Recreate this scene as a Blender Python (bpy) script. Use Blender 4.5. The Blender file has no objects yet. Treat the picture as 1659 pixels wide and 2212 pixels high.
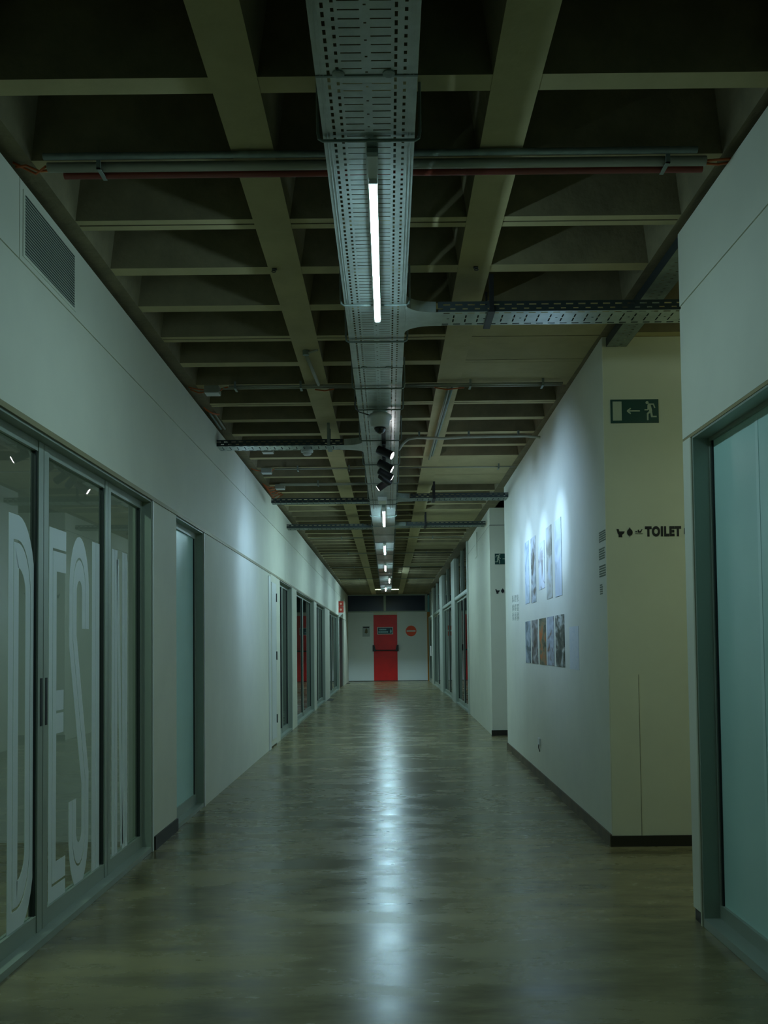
import bpy, bmesh, math, random
from mathutils import Vector, Matrix
random.seed(7)
C = bpy.context.scene.collection
S = bpy.context.scene
PI = math.pi
# ------------------------------------------------------------------ camera
EYE = 1.25
cd = bpy.data.cameras.new('camera'); cam = bpy.data.objects.new('camera', cd); C.objects.link(cam)
S.camera = cam
pitch = math.atan(2000*2e-5); roll = 0.0107
cam.location = (0, 0, EYE)
cam.rotation_euler = (Matrix.Rotation(PI/2+pitch, 3, 'X') @ Matrix.Rotation(-roll, 3, 'Z')).to_euler()
cd.sensor_fit = 'VERTICAL'; cd.sensor_height = 36.0; cd.lens = 2000/2212*36
cd.shift_x = -(839-829.5-.9)/2212; cd.shift_y = (1318-1106)/2212
cd.clip_start = .05; cd.clip_end = 200
# ------------------------------------------------------------------ world, exposure
w = bpy.data.worlds.new('world'); S.world = w; w.use_nodes = True
w.node_tree.nodes['Background'].inputs[0].default_value = (.25, .8, .7, 1)
w.node_tree.nodes['Background'].inputs[1].default_value = .03
S.view_settings.view_transform = 'Standard'; S.view_settings.look = 'None'
S.view_settings.exposure = -0.1; S.view_settings.gamma = 1.0; S.view_settings.use_curve_mapping = False
LAMPS = (96.0, 240.0, 190.0, 190.0, 210.0, 300.0); SPOT = 112.0; ROOM = 36.0; PASSAGE = 11.0; ENDFILL = 400.0  # last three values feed the added, unseen fill lamps
# ------------------------------------------------------------------ materials
def lnk(nt, a, b): nt.links.new(a, b)
def mat(name, col, rough=.6, metal=0., var=.0, scale=6., bump=0., stretch=(1,1,1), col2=None, spec=None, rvar=0.):
    m = bpy.data.materials.new(name); m.use_nodes = True; nt = m.node_tree; b = nt.nodes['Principled BSDF']
    b.inputs['Base Color'].default_value = (*col, 1); b.inputs['Roughness'].default_value = rough
    b.inputs['Metallic'].default_value = metal
    if spec is not None: b.inputs['Specular IOR Level'].default_value = spec
    if var or bump or col2 or rvar:
        tc = nt.nodes.new('ShaderNodeTexCoord'); mp = nt.nodes.new('ShaderNodeMapping')
        mp.inputs['Scale'].default_value = stretch
        lnk(nt, tc.outputs['Object'], mp.inputs['Vector'])
        n = nt.nodes.new('ShaderNodeTexNoise'); n.inputs['Scale'].default_value = scale
        n.inputs['Detail'].default_value = 7; n.inputs['Roughness'].default_value = .62
        lnk(nt, mp.outputs[0], n.inputs['Vector'])
        cr = nt.nodes.new('ShaderNodeValToRGB')
        c2 = col2 or tuple(c*(1-var) for c in col); c1 = col if col2 else tuple(min(1, c*(1+var)) for c in col)
        cr.color_ramp.elements[0].position = .34; cr.color_ramp.elements[1].position = .66
        cr.color_ramp.elements[0].color = (*c2, 1); cr.color_ramp.elements[1].color = (*c1, 1)
        lnk(nt, n.outputs['Fac'], cr.inputs[0]); lnk(nt, cr.outputs[0], b.inputs['Base Color'])
        if rvar:
            mr = nt.nodes.new('ShaderNodeMapRange'); mr.inputs['To Min'].default_value = rough-rvar; mr.inputs['To Max'].default_value = rough+rvar
            mr.inputs['From Min'].default_value = .3; mr.inputs['From Max'].default_value = .7
            lnk(nt, n.outputs['Fac'], mr.inputs['Value']); lnk(nt, mr.outputs[0], b.inputs['Roughness'])
        if bump:
            n2 = nt.nodes.new('ShaderNodeTexNoise'); n2.inputs['Scale'].default_value = scale*5; n2.inputs['Detail'].default_value = 4
            lnk(nt, mp.outputs[0], n2.inputs['Vector'])
            bp = nt.nodes.new('ShaderNodeBump'); bp.inputs['Strength'].default_value = bump; bp.inputs['Distance'].default_value = .01
            lnk(nt, n2.outputs['Fac'], bp.inputs['Height']); lnk(nt, bp.outputs[0], b.inputs['Normal'])
    return m
def emit(name, col, st):
    m = bpy.data.materials.new(name); m.use_nodes = True; nt = m.node_tree; b = nt.nodes['Principled BSDF']
    b.inputs['Base Color'].default_value = (.8,.8,.8,1)
    b.inputs['Emission Color'].default_value = (*col, 1); b.inputs['Emission Strength'].default_value = st
    return m
def glassmat(name, tint, ior=1.75, rough=.015):
    m = bpy.data.materials.new(name); m.use_nodes = True; nt = m.node_tree
    nt.nodes.remove(nt.nodes['Principled BSDF']); out = nt.nodes['Material Output']
    t = nt.nodes.new('ShaderNodeBsdfTransparent'); t.inputs[0].default_value = (*tint, 1)
    g = nt.nodes.new('ShaderNodeBsdfGlossy'); g.inputs['Roughness'].default_value = rough
    f = nt.nodes.new('ShaderNodeFresnel'); f.inputs[0].default_value = ior
    ge = nt.nodes.new('ShaderNodeNewGeometry'); inv = nt.nodes.new('ShaderNodeMath'); inv.operation = 'SUBTRACT'; inv.inputs[0].default_value = 1
    mu = nt.nodes.new('ShaderNodeMath'); mu.operation = 'MULTIPLY'; mx = nt.nodes.new('ShaderNodeMixShader')
    lnk(nt, ge.outputs['Backfacing'], inv.inputs[1]); lnk(nt, f.outputs[0], mu.inputs[0]); lnk(nt, inv.outputs[0], mu.inputs[1])
    lnk(nt, mu.outputs[0], mx.inputs[0]); lnk(nt, t.outputs[0], mx.inputs[1]); lnk(nt, g.outputs[0], mx.inputs[2]); lnk(nt, mx.outputs[0], out.inputs[0])
    return m
WALL = mat('white_wall_paint', (.72,.72,.58), .62, var=.03, scale=2.5, bump=.04)
WALLW = mat('warm_wall_paint', (.66,.66,.48), .7, var=.03, scale=2.5, bump=.05)
SEAM = mat('dark_joint', (.10,.10,.07), .8)
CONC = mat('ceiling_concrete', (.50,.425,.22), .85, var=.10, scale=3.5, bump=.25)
CONCP = mat('coffer_concrete_shaded', (.22,.185,.10), .9, var=.18, scale=5, bump=.5)  # coarser coffer concrete; its dark tone also holds the shade on rib sides
FLOOR = mat('polished_concrete', (.28,.24,.115), .26, scale=2.4, bump=.03, stretch=(.55,1.5,1), col2=(.115,.098,.048), rvar=.07, spec=.5)
FRAME = mat('grey_green_aluminium', (.33,.38,.31), .42, metal=.25)
FRAMED = mat('black_gasket', (.015,.02,.02), .6)  # black seals, also used for handles and grille backing
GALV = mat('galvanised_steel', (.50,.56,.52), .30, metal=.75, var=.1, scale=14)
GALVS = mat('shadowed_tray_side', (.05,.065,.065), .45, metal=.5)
GALVD = mat('aged_galvanised_steel', (.27,.32,.29), .5, metal=.6, var=.15, scale=14)
PIPE = mat('grey_conduit', (.36,.36,.28), .45, metal=.3)
RED = mat('dull_red_pipe', (.26,.045,.025), .5)
ORANGE = mat('orange_cable', (.55,.12,.02), .5)
BLACK = mat('matt_black_metal', (.012,.012,.013), .45)
INK = mat('black_vinyl', (.008,.008,.008), .55)
BASE = mat('dark_skirting', (.022,.02,.013), .5)
BASEB = mat('worn_brown_skirting', (.13,.10,.055), .6, var=.3, scale=4)
WHITEP = mat('white_plastic', (.72,.74,.70), .4)
PAPER = mat('white_paper', (.75,.76,.73), .7)
GREENS = mat('dark_green_sign', (.004,.055,.045), .4)
SIGNW = mat('sign_pale', (.45,.50,.36), .5)
SIGNB = mat('sign_blue_green', (.01,.06,.09), .4)
ORJ = mat('ochre_timber', (.42,.17,.015), .5)
DOORRED = mat('red_door_paint', (.78,.012,.010), .38, var=.08, scale=3)
DISC = mat('orange_red_sign', (.85,.08,.012), .45)
VINYL = mat('frosted_white_vinyl', (.74,.80,.78), .5)
FROST = mat('frosted_teal_glass', (.50,.76,.68), .3, var=.04, scale=1.2)
FROSTL = mat('pale_frosted_stripe', (.60,.84,.77), .3)
GLASS = glassmat('clear_glass', (.80,.90,.86), 1.9)
DARKG = glassmat('dark_clerestory_glass', (.45,.55,.55), 1.33)
LENS = emit('spot_lens', (1,.95,1), 40.)
TUBES = [emit('led_tube', (.53,.85,.97), q) for q in LAMPS]
ROOMLT = emit('added_room_lamp', (.75,.95,.85), ROOM)
DOME = mat('dark_dome', (.02,.02,.022), .06, spec=.8)
STAIN = mat('rust_line', (.09,.08,.04), .8)
CAPT = mat('grey_caption_ink', (.22,.25,.18), .8)
def art(name, c1, c2, c3, scale, stretch):
    m = bpy.data.materials.new(name); m.use_nodes = True; nt = m.node_tree; b = nt.nodes['Principled BSDF']
    b.inputs['Roughness'].default_value = .5
    tc = nt.nodes.new('ShaderNodeTexCoord'); mp = nt.nodes.new('ShaderNodeMapping'); mp.inputs['Scale'].default_value = stretch
    mp.inputs['Location'].default_value = (random.random()*9, random.random()*9, random.random()*9)
    n = nt.nodes.new('ShaderNodeTexNoise'); n.inputs['Scale'].default_value = scale; n.inputs['Detail'].default_value = 6; n.inputs['Distortion'].default_value = .8
    cr = nt.nodes.new('ShaderNodeValToRGB'); e = cr.color_ramp.elements
    e[0].position = .36; e[0].color = (*c1, 1); e[1].position = .64; e[1].color = (*c3, 1)
    k = e.new(.5); k.color = (*c2, 1)
    lnk(nt, tc.outputs['Object'], mp.inputs[0]); lnk(nt, mp.outputs[0], n.inputs['Vector']); lnk(nt, n.outputs['Fac'], cr.inputs[0]); lnk(nt, cr.outputs[0], b.inputs['Base Color'])
    return m
# ------------------------------------------------------------------ mesh helpers
class M:
    def __init__(s, xf=None): s.v = []; s.f = []; s.xf = xf
    def add(s, vs, fs):
        o = len(s.v); s.v += [tuple(s.xf(*p)) if s.xf else tuple(p) for p in vs]; s.f += [tuple(i+o for i in f) for f in fs]; return s
    def box(s, x0, x1, y0, y1, z0, z1):
        if x0 > x1: x0, x1 = x1, x0
        if y0 > y1: y0, y1 = y1, y0
        if z0 > z1: z0, z1 = z1, z0
        return s.add([(x0,y0,z0),(x1,y0,z0),(x1,y1,z0),(x0,y1,z0),(x0,y0,z1),(x1,y0,z1),(x1,y1,z1),(x0,y1,z1)],
              [(0,3,2,1),(4,5,6,7),(0,1,5,4),(1,2,6,5),(2,3,7,6),(3,0,4,7)])
    def prism(s, pts, axis, a, b):
        """2-D outline (ccw) extruded along axis: 0 -> pts are (y,z); 1 -> (x,z); 2 -> (x,y)"""
        n = len(pts)
        def P(p, t): return (t, p[0], p[1]) if axis == 0 else ((p[0], t, p[1]) if axis == 1 else (p[0], p[1], t))
        vs = [P(p, a) for p in pts]+[P(p, b) for p in pts]
        return s.add(vs, [tuple(range(n)), tuple(range(2*n-1, n-1, -1))]+[(i, i+n, (i+1) % n+n, (i+1) % n) for i in range(n)])
    def tube(s, path, r, n=10, caps=True, r2=None):
        path = [Vector(p) for p in path]; rings = []; up0 = None
        for i, p in enumerate(path):
            d = (path[min(i+1, len(path)-1)]-path[max(i-1, 0)]).normalized()
            if up0 is None: up0 = Vector((0,0,1)) if abs(d.z) < .9 else Vector((1,0,0))
            a = d.cross(up0).normalized(); b = a.cross(d).normalized(); up0 = b
            rr = r if r2 is None else r+(r2-r)*i/(len(path)-1)
            rings.append([p+a*rr*math.cos(2*PI*k/n)+b*rr*math.sin(2*PI*k/n) for k in range(n)])
        vs = [v for rg in rings for v in rg]; fs = []
        for i in range(len(path)-1):
            for k in range(n): fs.append((i*n+k, i*n+(k+1) % n, (i+1)*n+(k+1) % n, (i+1)*n+k))
        if caps: fs += [tuple(range(n-1, -1, -1)), tuple((len(path)-1)*n+k for k in range(n))]
        return s.add(vs, fs)
    def lathe(s, prof, c, n=24, axis=None):
        """prof list of (r,h) along -Z or given axis from point c"""
        ax = (axis or Vector((0,0,-1))).normalized(); a = ax.orthogonal().normalized(); b = ax.cross(a); c = Vector(c)
        vs = []; fs = []
        for r, h in prof: vs += [c+ax*h+a*r*math.cos(2*PI*k/n)+b*r*math.sin(2*PI*k/n) for k in range(n)]
        for i in range(len(prof)-1):
            for k in range(n): fs.append((i*n+k, i*n+(k+1) % n, (i+1)*n+(k+1) % n, (i+1)*n+k))
        fs += [tuple(range(n-1, -1, -1)), tuple((len(prof)-1)*n+k for k in range(n))]
        return s.add(vs, fs)
    def mesh(s, name, m, smooth=False):
        me = bpy.data.meshes.new(name); me.from_pydata(s.v, [], s.f); me.materials.append(m)
        if smooth:
            for p in me.polygons: p.use_smooth = True
        bm = bmesh.new(); bm.from_mesh(me); bmesh.ops.recalc_face_normals(bm, faces=bm.faces); bm.to_mesh(me); bm.free()
        return me
    def build(s, name, m, parent=None, smooth=False, kind=None, label=None):
        return put(name, s.mesh(name, m, smooth), parent, kind, label)
def put(name, me, parent=None, kind=None, label=None, loc=None):
    o = bpy.data.objects.new(name, me); C.objects.link(o)
    if parent is not None:
        o.parent = parent
        if parent.type == 'EMPTY': o.matrix_parent_inverse = Matrix.Translation(-parent.location) if parent.parent is None else Matrix.Identity(4)
    if loc: o.location = loc
    if kind: o['kind'] = kind
    if label: o['label'] = label
    return o
def thing(name, label, cat, loc, group=None):
    o = bpy.data.objects.new(name, None); C.objects.link(o); o.location = loc; o.empty_display_size = .1
    o['label'] = label; o['category'] = cat
    if group: o['group'] = group
    return o
def tag(o, label, cat, group=None):
    o['label'] = label; o['category'] = cat
    if group: o['group'] = group
    return o
def struct(name, label=None, loc=(0,0,0)):
    o = bpy.data.objects.new(name, None); C.objects.link(o); o.location = loc; o['kind'] = 'structure'
    if label: o['label'] = label; o['category'] = name.split('_')[0]
    return o
def sm(o, label, cat): o['kind'] = 'structure'; o['label'] = label; o['category'] = cat; return o
XL = -1.475; XG = -1.535       # left wall face, left glass plane
XR = 1.378                      # near right wall face
def boxx(y): return 1.378+.0126*(y-5.8)
ZR = 3.20                       # underside of the ribs
ZT = 3.01                       # underside of the cable trays
YF = 34.2                       # far wall
# ================================================================== SETTING
fl = M().box(-4.7, 4.3, -4, 36, -.12, 0).build('floor', FLOOR); sm(fl, 'polished mottled grey concrete floor running down the whole corridor', 'floor')
M().box(-1.5, 1.45, 27.5, 27.64, -.004, .004).build('threshold_strip', mat('pale_strip', (.42,.42,.33), .6), fl)
for x, y, l in ((-1.42, 32.3, .5), (-1.40, 22.3, .75)):
    M().box(x-.07, x+.07, y-l/2, y+l/2, -.01, .004).build('floor_slot', BASE, fl, label='black slot cover let into the floor')
# ---- ceiling: slab, longitudinal ribs, cross ribs, infill panels
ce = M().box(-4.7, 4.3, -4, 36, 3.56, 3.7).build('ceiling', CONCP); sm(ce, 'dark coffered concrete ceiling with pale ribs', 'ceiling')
def rib_prof(wb, wt): return [(-wb/2, 0), (wb/2, 0), (wt/2, .37), (-wt/2, .37)]
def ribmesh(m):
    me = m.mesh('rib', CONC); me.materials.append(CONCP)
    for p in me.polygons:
        if p.normal.z > -.9: p.material_index = 1  # all but the undersides take the shade-darkened concrete
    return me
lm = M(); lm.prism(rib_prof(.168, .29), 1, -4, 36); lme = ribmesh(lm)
lmd = M(); lmd.prism(rib_prof(.168, .29), 1, -4, 36); lmd = lmd.mesh('long_rib', CONCP)  # outer ribs dark all over, painting a shadow gap along the walls
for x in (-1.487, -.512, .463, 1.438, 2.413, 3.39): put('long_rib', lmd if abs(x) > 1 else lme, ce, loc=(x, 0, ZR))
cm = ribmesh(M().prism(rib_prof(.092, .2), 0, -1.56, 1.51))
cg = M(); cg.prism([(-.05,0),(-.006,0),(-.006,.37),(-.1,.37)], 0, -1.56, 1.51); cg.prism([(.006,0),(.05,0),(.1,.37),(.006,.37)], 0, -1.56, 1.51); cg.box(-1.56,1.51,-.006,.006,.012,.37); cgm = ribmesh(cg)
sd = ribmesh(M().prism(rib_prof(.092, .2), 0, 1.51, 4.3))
Y0 = 3.135; DY = .5262
for n in range(-12, 62):
    y = Y0+DY*n
    if y > 35.8: break
    put('cross_rib', cgm if n in (2, 5, 13, 21, 8) else cm, ce, loc=(0, y, ZR+.002))
    if n < 6: put('cross_rib', sd, ce, loc=(0, y, ZR+.002))
for a, b in ((4, 7), (12, 15), (19, 22), (27, 29), (35, 37)):
    for n in range(a, b):
        put('infill_panel', M().box(.463, 1.438, Y0+DY*n+.008, Y0+DY*(n+1)-.008, ZR+.001+.003*(n % 2), ZR+.06).mesh('infill_panel', CONC), ce)
for x, y in ((-.565, 4.685), (.47, 4.689)):
    hk = M(); hk.box(x-.012, x+.012, y-.008, y+.008, ZR-.006, ZR)
    for q in (0, 1): hk.tube([(x+.010*math.sin(t*PI/6), y-.012-.020*q+.010*math.cos(t*PI/6), ZR-.010-.018*q) for t in range(13)], .0022, 6, False)
    hk.build('ceiling_hook', BLACK, ce)
# ---- left wall
wl = M()
HD = 2.20
wl.box(XL-.12, XL-.006, -4, YF, HD, 3.17)
wlo = wl.build('wall_left', WALL); sm(wlo, 'white left wall above the long row of glazed fronts', 'wall')
for a, b in ((-4, 3.68), (3.686, 9.6), (9.606, 16.2), (16.206, 22.6), (22.606, 28.5), (28.506, 34.2)):
    M().box(XL-.006, XL, a, b, 2.838, 3.17).build('upper_panel', WALL, wlo)
for a, b in ((-4, 13.3), (13.304, 23.5), (23.504, 34.2)):
    M().box(XL-.006, XL, a, b, HD, 2.826).build('header_panel', WALL, wlo)
M().box(XL-.001, XL+.007, -4, 27.6, HD-.012, HD+.012).build('head_trim', mat('olive_trim', (.30,.27,.14), .5, metal=.2), wlo)
piers = ((5.79, 6.45), (7.41, 11.58), (12.19, 12.63), (14.2, 14.95), (18.4, 19.1), (21.6, 23.3), (27.5, 27.85), (30.6, 34.2))
for i, (a, b) in enumerate(piers):
    M().box(XL-.12, XL, a, b, .0 if i else .0, HD-.012).build('pier', WALL, wlo)
    M().box(XL-.002, XL+.004, a, a+.022, 0, HD-.012).build('corner_bead', mat('bead_white', (.7,.72,.66), .4) if i < 1 else WHITEP, wlo)
bl = M().box(XL+.0005, XL+.012, 5.83, 6.45, 0, .085).build('baseboard_left', BASE); sm(bl, 'dark skirting board at the foot of the left pier', 'skirting')
# rooms behind the left front
rm = M()
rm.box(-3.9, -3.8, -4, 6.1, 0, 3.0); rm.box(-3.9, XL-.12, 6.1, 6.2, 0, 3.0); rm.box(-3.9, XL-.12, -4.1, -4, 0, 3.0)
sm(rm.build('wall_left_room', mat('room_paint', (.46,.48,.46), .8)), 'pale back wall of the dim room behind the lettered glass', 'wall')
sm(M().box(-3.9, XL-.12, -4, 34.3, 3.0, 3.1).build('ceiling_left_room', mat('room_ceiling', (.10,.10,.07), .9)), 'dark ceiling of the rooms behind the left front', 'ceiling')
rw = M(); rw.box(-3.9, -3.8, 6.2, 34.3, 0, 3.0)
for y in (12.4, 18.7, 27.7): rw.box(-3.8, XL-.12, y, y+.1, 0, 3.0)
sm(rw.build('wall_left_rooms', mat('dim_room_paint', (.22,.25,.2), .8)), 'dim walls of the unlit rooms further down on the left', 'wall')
rl = thing('added_room_lamp', 'added unseen ceiling luminaire in the room behind the lettered glass', 'lamp', (-2.7, 3.0, 3.0))  # unseen lamp added to brighten the room behind the glass
M().box(-2.85, -2.55, 2.4, 3.6, 2.94, 2.999).build('lamp_housing', WHITEP, rl)
M().box(-2.83, -2.57, 2.42, 3.58, 2.93, 2.94).build('diffuser', ROOMLT, rl)

def glazing(name, label, y0, y1, muls, glass, side=-1, xw=XL, zt=HD-.012, depth=.06, sill=.07, fw=.035, cat='window', zb=0):
    """a framed opening; side -1 = left wall (glass lies at smaller x)"""
    s = side; root = struct(name, label, (xw+s*depth, (y0+y1)/2, 0)); root['category'] = cat
    xi = xw+s*depth
    rv = M(); rv.box(xw+s*.004, xi+s*.06, y0, y0+.012, zb, zt); rv.box(xw+s*.004, xi+s*.06, y1-.012, y1, zb, zt)
    rv.box(xw+s*.004, xi+s*.06, y0+.012, y1-.012, zt-.012, zt)
    rv.build('reveal', FRAME, root)
    M().box(xw+s*.002, xi+s*.05, y0+.012, y1-.012, zb+.001, zb+sill*.45).build('sill', FRAME, root)
    edges = [y0+.012]+list(muls)+[y1-.012]
    fr = M()
    fr.box(xi+s*.035, xi, y0+.012, y1-.012, zt-.012-fw*1.3, zt-.012); fr.box(xi+s*.035, xi, y0+.012, y1-.012, zb+sill*.45, zb+sill+fw)
    fr.box(xi+s*.035, xi, y0+.012, y0+.012+fw, zb+sill+fw, zt-.012-fw*1.3); fr.box(xi+s*.035, xi, y1-.012-fw, y1-.012, zb+sill+fw, zt-.012-fw*1.3)
    fr.build('frame', FRAME, root)
    panes = []
    prev = y0+.012+fw
    for k, m_ in enumerate(list(muls)+[None]):
        end = (m_[0] if m_ else y1-.012-fw)
        g = M().box(xi+s*.022, xi+s*.014, prev+.01, end-.01, zb+sill+fw, zt-.012-fw*1.3).build('pane', glass, root); panes.append(g)
        gk = M(); gk.box(xi+s*.03, xi+s*.006, prev, prev+.01, zb+sill+fw, zt-.012-fw*1.3); gk.box(xi+s*.03, xi+s*.006, end-.01, end, zb+sill+fw, zt-.012-fw*1.3)
        gk.build('gasket', FRAMED, root)
        if m_:
            a, b = m_; mid = (a+b)/2
            mm = M(); mm.box(xi+s*.035, xi-s*.004, a, mid-.003, zb+sill*.45+.001, zt-.013); mm.box(xi+s*.035, xi-s*.004, mid+.003, b, zb+sill*.45+.001, zt-.013)
            mm.build('mullion', FRAME, root); prev = b
    return root, panes
w1, panes1 = glazing('window_1', 'sliding glass front with tall white lettering, nearest on the left', -1.2, 5.79,
                     ((.25,.36), (1.2,1.31), (2.15,2.26), (3.1,3.21), (4.05,4.17), (5.01,5.11)), GLASS)
for a in (4.075, 4.135):
    hd = M(); hd.box(XG-.0, XG+.0065, a, a+.022, .92, 1.13); hd.build('flush_handle', FRAMED, w1)
# ---- letters of DESIGN in vinyl
XV = XG-.0125
KZ = 2.1
def ribbon(m, path, w, g, closed=False, x=XV):
    """two parallel bands with a thin inline gap along a path in (y,z)"""
    n = len(path); P = [Vector((p[0], p[1]/KZ)) for p in path]; nor = []; sc = []
    for i in range(n):
        if closed: a, b = P[i-1], P[(i+1) % n]
        else: a, b = P[max(i-1, 0)], P[min(i+1, n-1)]
        d1 = (P[i]-a).normalized() if (P[i]-a).length > 1e-6 else None
        d2 = (b-P[i]).normalized() if (b-P[i]).length > 1e-6 else None
        d1 = d1 or d2; d2 = d2 or d1
        t = (d1+d2).normalized(); nn = Vector((-t.y, t.x)); c = max(.35, t.dot(d1)); nor.append(nn/c)
    for lo, hi in ((-w/2, -g/2), (g/2, w/2)):
        for i in range(n if closed else n-1):
            j = (i+1) % n
            q = [P[i]+nor[i]*lo, P[i]+nor[i]*hi, P[j]+nor[j]*hi, P[j]+nor[j]*lo]
            m.add([(x, v.x, v.y*KZ) for v in q]+[(x-.0008, v.x, v.y*KZ) for v in q], [(0,1,2,3),(7,6,5,4),(0,4,5,1),(1,5,6,2),(2,6,7,3),(3,7,4,0)])
def arc(cy, cz, ry, rz, a0, a1, n=12): return [(cy+ry*math.cos(math.radians(a0+(a1-a0)*i/n)), cz+rz*math.sin(math.radians(a0+(a1-a0)*i/n))) for i in range(n+1)]
ZB, ZTp = .078, 1.82; W = .105; G = .006
def letter(ch, y0, y1, pane, ww=W):
    m = M(); a, b = y0+ww/2, y1-ww/2; h = ww/2*KZ; zb, zt = ZB+h, ZTp-h; my = (a+b)/2; r = (b-a)
    if ch == 'D': ribbon(m, [(a, zb), (a, zt)]+arc(a+r*.25, zt-.22, r*.75, .22, 88, 0, 8)+arc(a+r*.25, zb+.22, r*.75, .22, 0, -88, 8), ww, G, True)
    if ch == 'E':
        ribbon(m, [(y1, zt), (a, zt), (a, zb), (y1, zb)], ww, G)
        ribbon(m, [(a+ww/2+.001, .965), (y1-.03, .965)], ww, G)
    if ch == 'S':
        rr = (b-a)/2; ribbon(m, [(b, 1.36), (b, zt-.17)]+arc(my, zt-.17, rr, .17, 8, 172)+[(a, 1.30), (b, .60)]+arc(my, zb+.17, rr, .17, -8, -172)+[(a, .52)], ww, G)
    if ch == 'I': ribbon(m, [((y0+y1)/2, ZB), ((y0+y1)/2, ZTp)], y1-y0, G)
    if ch == 'G':
        rr = (b-a)/2; ribbon(m, [(b, 1.36), (b, zt-.14)]+arc(my, zt-.14, rr, .14, 8, 172)+arc(my, zb+.14, rr, .14, 188, 352)+[(b, .95), (my, .95)], ww, G)
    if ch == 'N':
        ribbon(m, [(a, ZB), (a, ZTp)], ww, G); ribbon(m, [(b, ZB), (b, ZTp)], ww, G); ribbon(m, [(a+ww/2+.006, ZTp-.05), (b-ww/2-.006, ZB+.05)], ww*.45, G*.6)
    m.build('letter', VINYL, pane, label='tall white vinyl letter '+ch)
for ch, a, b, p, ww in (('D', 3.728, 4.01, 4, .105), ('E', 4.177, 4.396, 5, .095), ('S', 4.442, 4.732, 5, .105), ('I', 4.783, 4.905, 5, .1), ('G', 4.946, 5.10, 5, .06), ('N', 5.128, 5.43, 6, .105)):
    letter(ch, a*1.0115, b*1.0115, panes1[p], ww)
# further openings on the left
door1, _ = glazing('door_1', 'narrow frosted teal glass door between white piers on the left', 6.45, 7.41, (), FROST, cat='door')
lf = M().box(XL-.03, XL+.004, 11.585, 12.185, .02, 2.19).build('door_2', WALL); sm(lf, 'narrow white panel door on the left with black hinges', 'door')
M().box(XL+.002, XL+.012, 11.66, 12.09, .1, 2.09).build('leaf_panel', WHITEP, lf)
for z in (.28, 1.10, 1.86): M().box(XL+.004, XL+.016, 12.15, 12.185, z, z+.11).build('hinge', BLACK, lf)
M().box(XL-.002, XL+.008, 11.40, 11.58, 0, 2.15).build('door_lining', WHITEP, lf)
glazing('window_2', 'glazed front just past the white panel door on the left', 12.63, 14.2, ((13.35,13.43),), GLASS)
glazing('window_3', 'wide glazed front on the left mirroring the red door', 14.95, 18.4, ((16.55,16.66),), GLASS)
glazing('window_4', 'glazed front on the left with dark open gap and white upright', 19.1, 21.6, ((20.2,20.3),), GLASS)
glazing('window_5', 'farthest glazed front on the left before the dark doorway', 23.3, 27.5, ((25.0,25.1),), GLASS)
dk = M(); dk.box(XL-.10, XL-.04, 27.85, 30.6, .01, 2.17); sm(dk.build('door_3', BLACK), 'black slab standing for the dark opening at the far left end of the corridor', 'door')  # solid black fill stands in for the dark inside the doorway
# ---- near right wall
wr = M(); wr.box(XR+.006, XR+.13, -4, 4.27, HD, 3.17); wr.box(XR, XR+.13, 4.165, 4.27, .055, HD-.012); wr.box(XR, XR+.13, -4, -3, 0, HD-.012)
wro = wr.build('wall_right', WALL); sm(wro, 'white near right wall above the frosted glass, ending at the side passage', 'wall')
M().box(XR, XR+.006, -4, 4.27, 2.826, 3.17).build('upper_panel', WALL, wro)
M().box(XR, XR+.006, -4, 4.27, HD, 2.81).build('header_panel', WALL, wro)
M().box(XR+.001, XR+.13, -3, 4.27, HD-.014, HD+.008).build('head_trim', mat('olive_trim_b', (.34,.29,.14), .5, metal=.2), wro)
M().box(XR+.005, XR+.125, 4.17, 4.262, 0, .055).build('pier_foot', BASE, wro)
M().box(XR-.002, XR+.02, 4.15, 4.166, 0, HD-.02).build('edge_strip', mat('cream_strip', (.5,.5,.36), .6), wro)
w6, p6 = glazing('window_6', 'large frosted teal glass front filling the right edge', .6, 4.15, ((2.2,2.3),), FROST, side=1, xw=XR, depth=.075, sill=.085, fw=.012)
for y in (3.62,): M().box(XR+.075+.0125, XR+.075+.0143, y, y+.028, .12, HD-.06).build('pale_strip', FROSTL, p6[-1])
# ---- side passage
sp = M(); sp.box(XR+.13, 4.3, 4.15, 4.25, 0, 3.2); sp.box(4.2, 4.3, 4.25, 5.8, 0, 3.2)
sm(sp.build('wall_passage', WALLW), 'walls of the side passage opening on the right', 'wall')
# ---- projecting block with the photographs
def sx(d, y, z): return (boxx(y)+d, y, z)
bk = M(xf=sx); bk.box(0, 2.9, 5.8, 11.34, 0, ZR)
bko = bk.build('wall_block', WALLW); sm(bko, 'warm white end wall of the projecting block facing the camera, with TOILET lettering', 'wall')
pw = M(xf=sx); pw.box(-.004, 0, 5.8, 11.34, .06, ZR).build('side_panel', WALL, bko)
M().box(1.381, 1.566, 5.797, 5.8, .066, 1.063).build('access_panel', WALLW, bko)
M().box(1.56, 1.562, 5.796, 5.8, .066, 1.063).build('panel_joint', STAIN, bko)
b1 = M(xf=sx).box(-.016, -.0045, 5.79, 11.34, 0, .075).build('baseboard_side', BASEB); sm(b1, 'worn brown skirting along the photograph wall', 'skirting')
b2 = M().box(1.366, 4.2, 5.784, 5.7965, 0, .066).build('baseboard_front', BASE); sm(b2, 'black skirting under the TOILET lettering', 'skirting')
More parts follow.
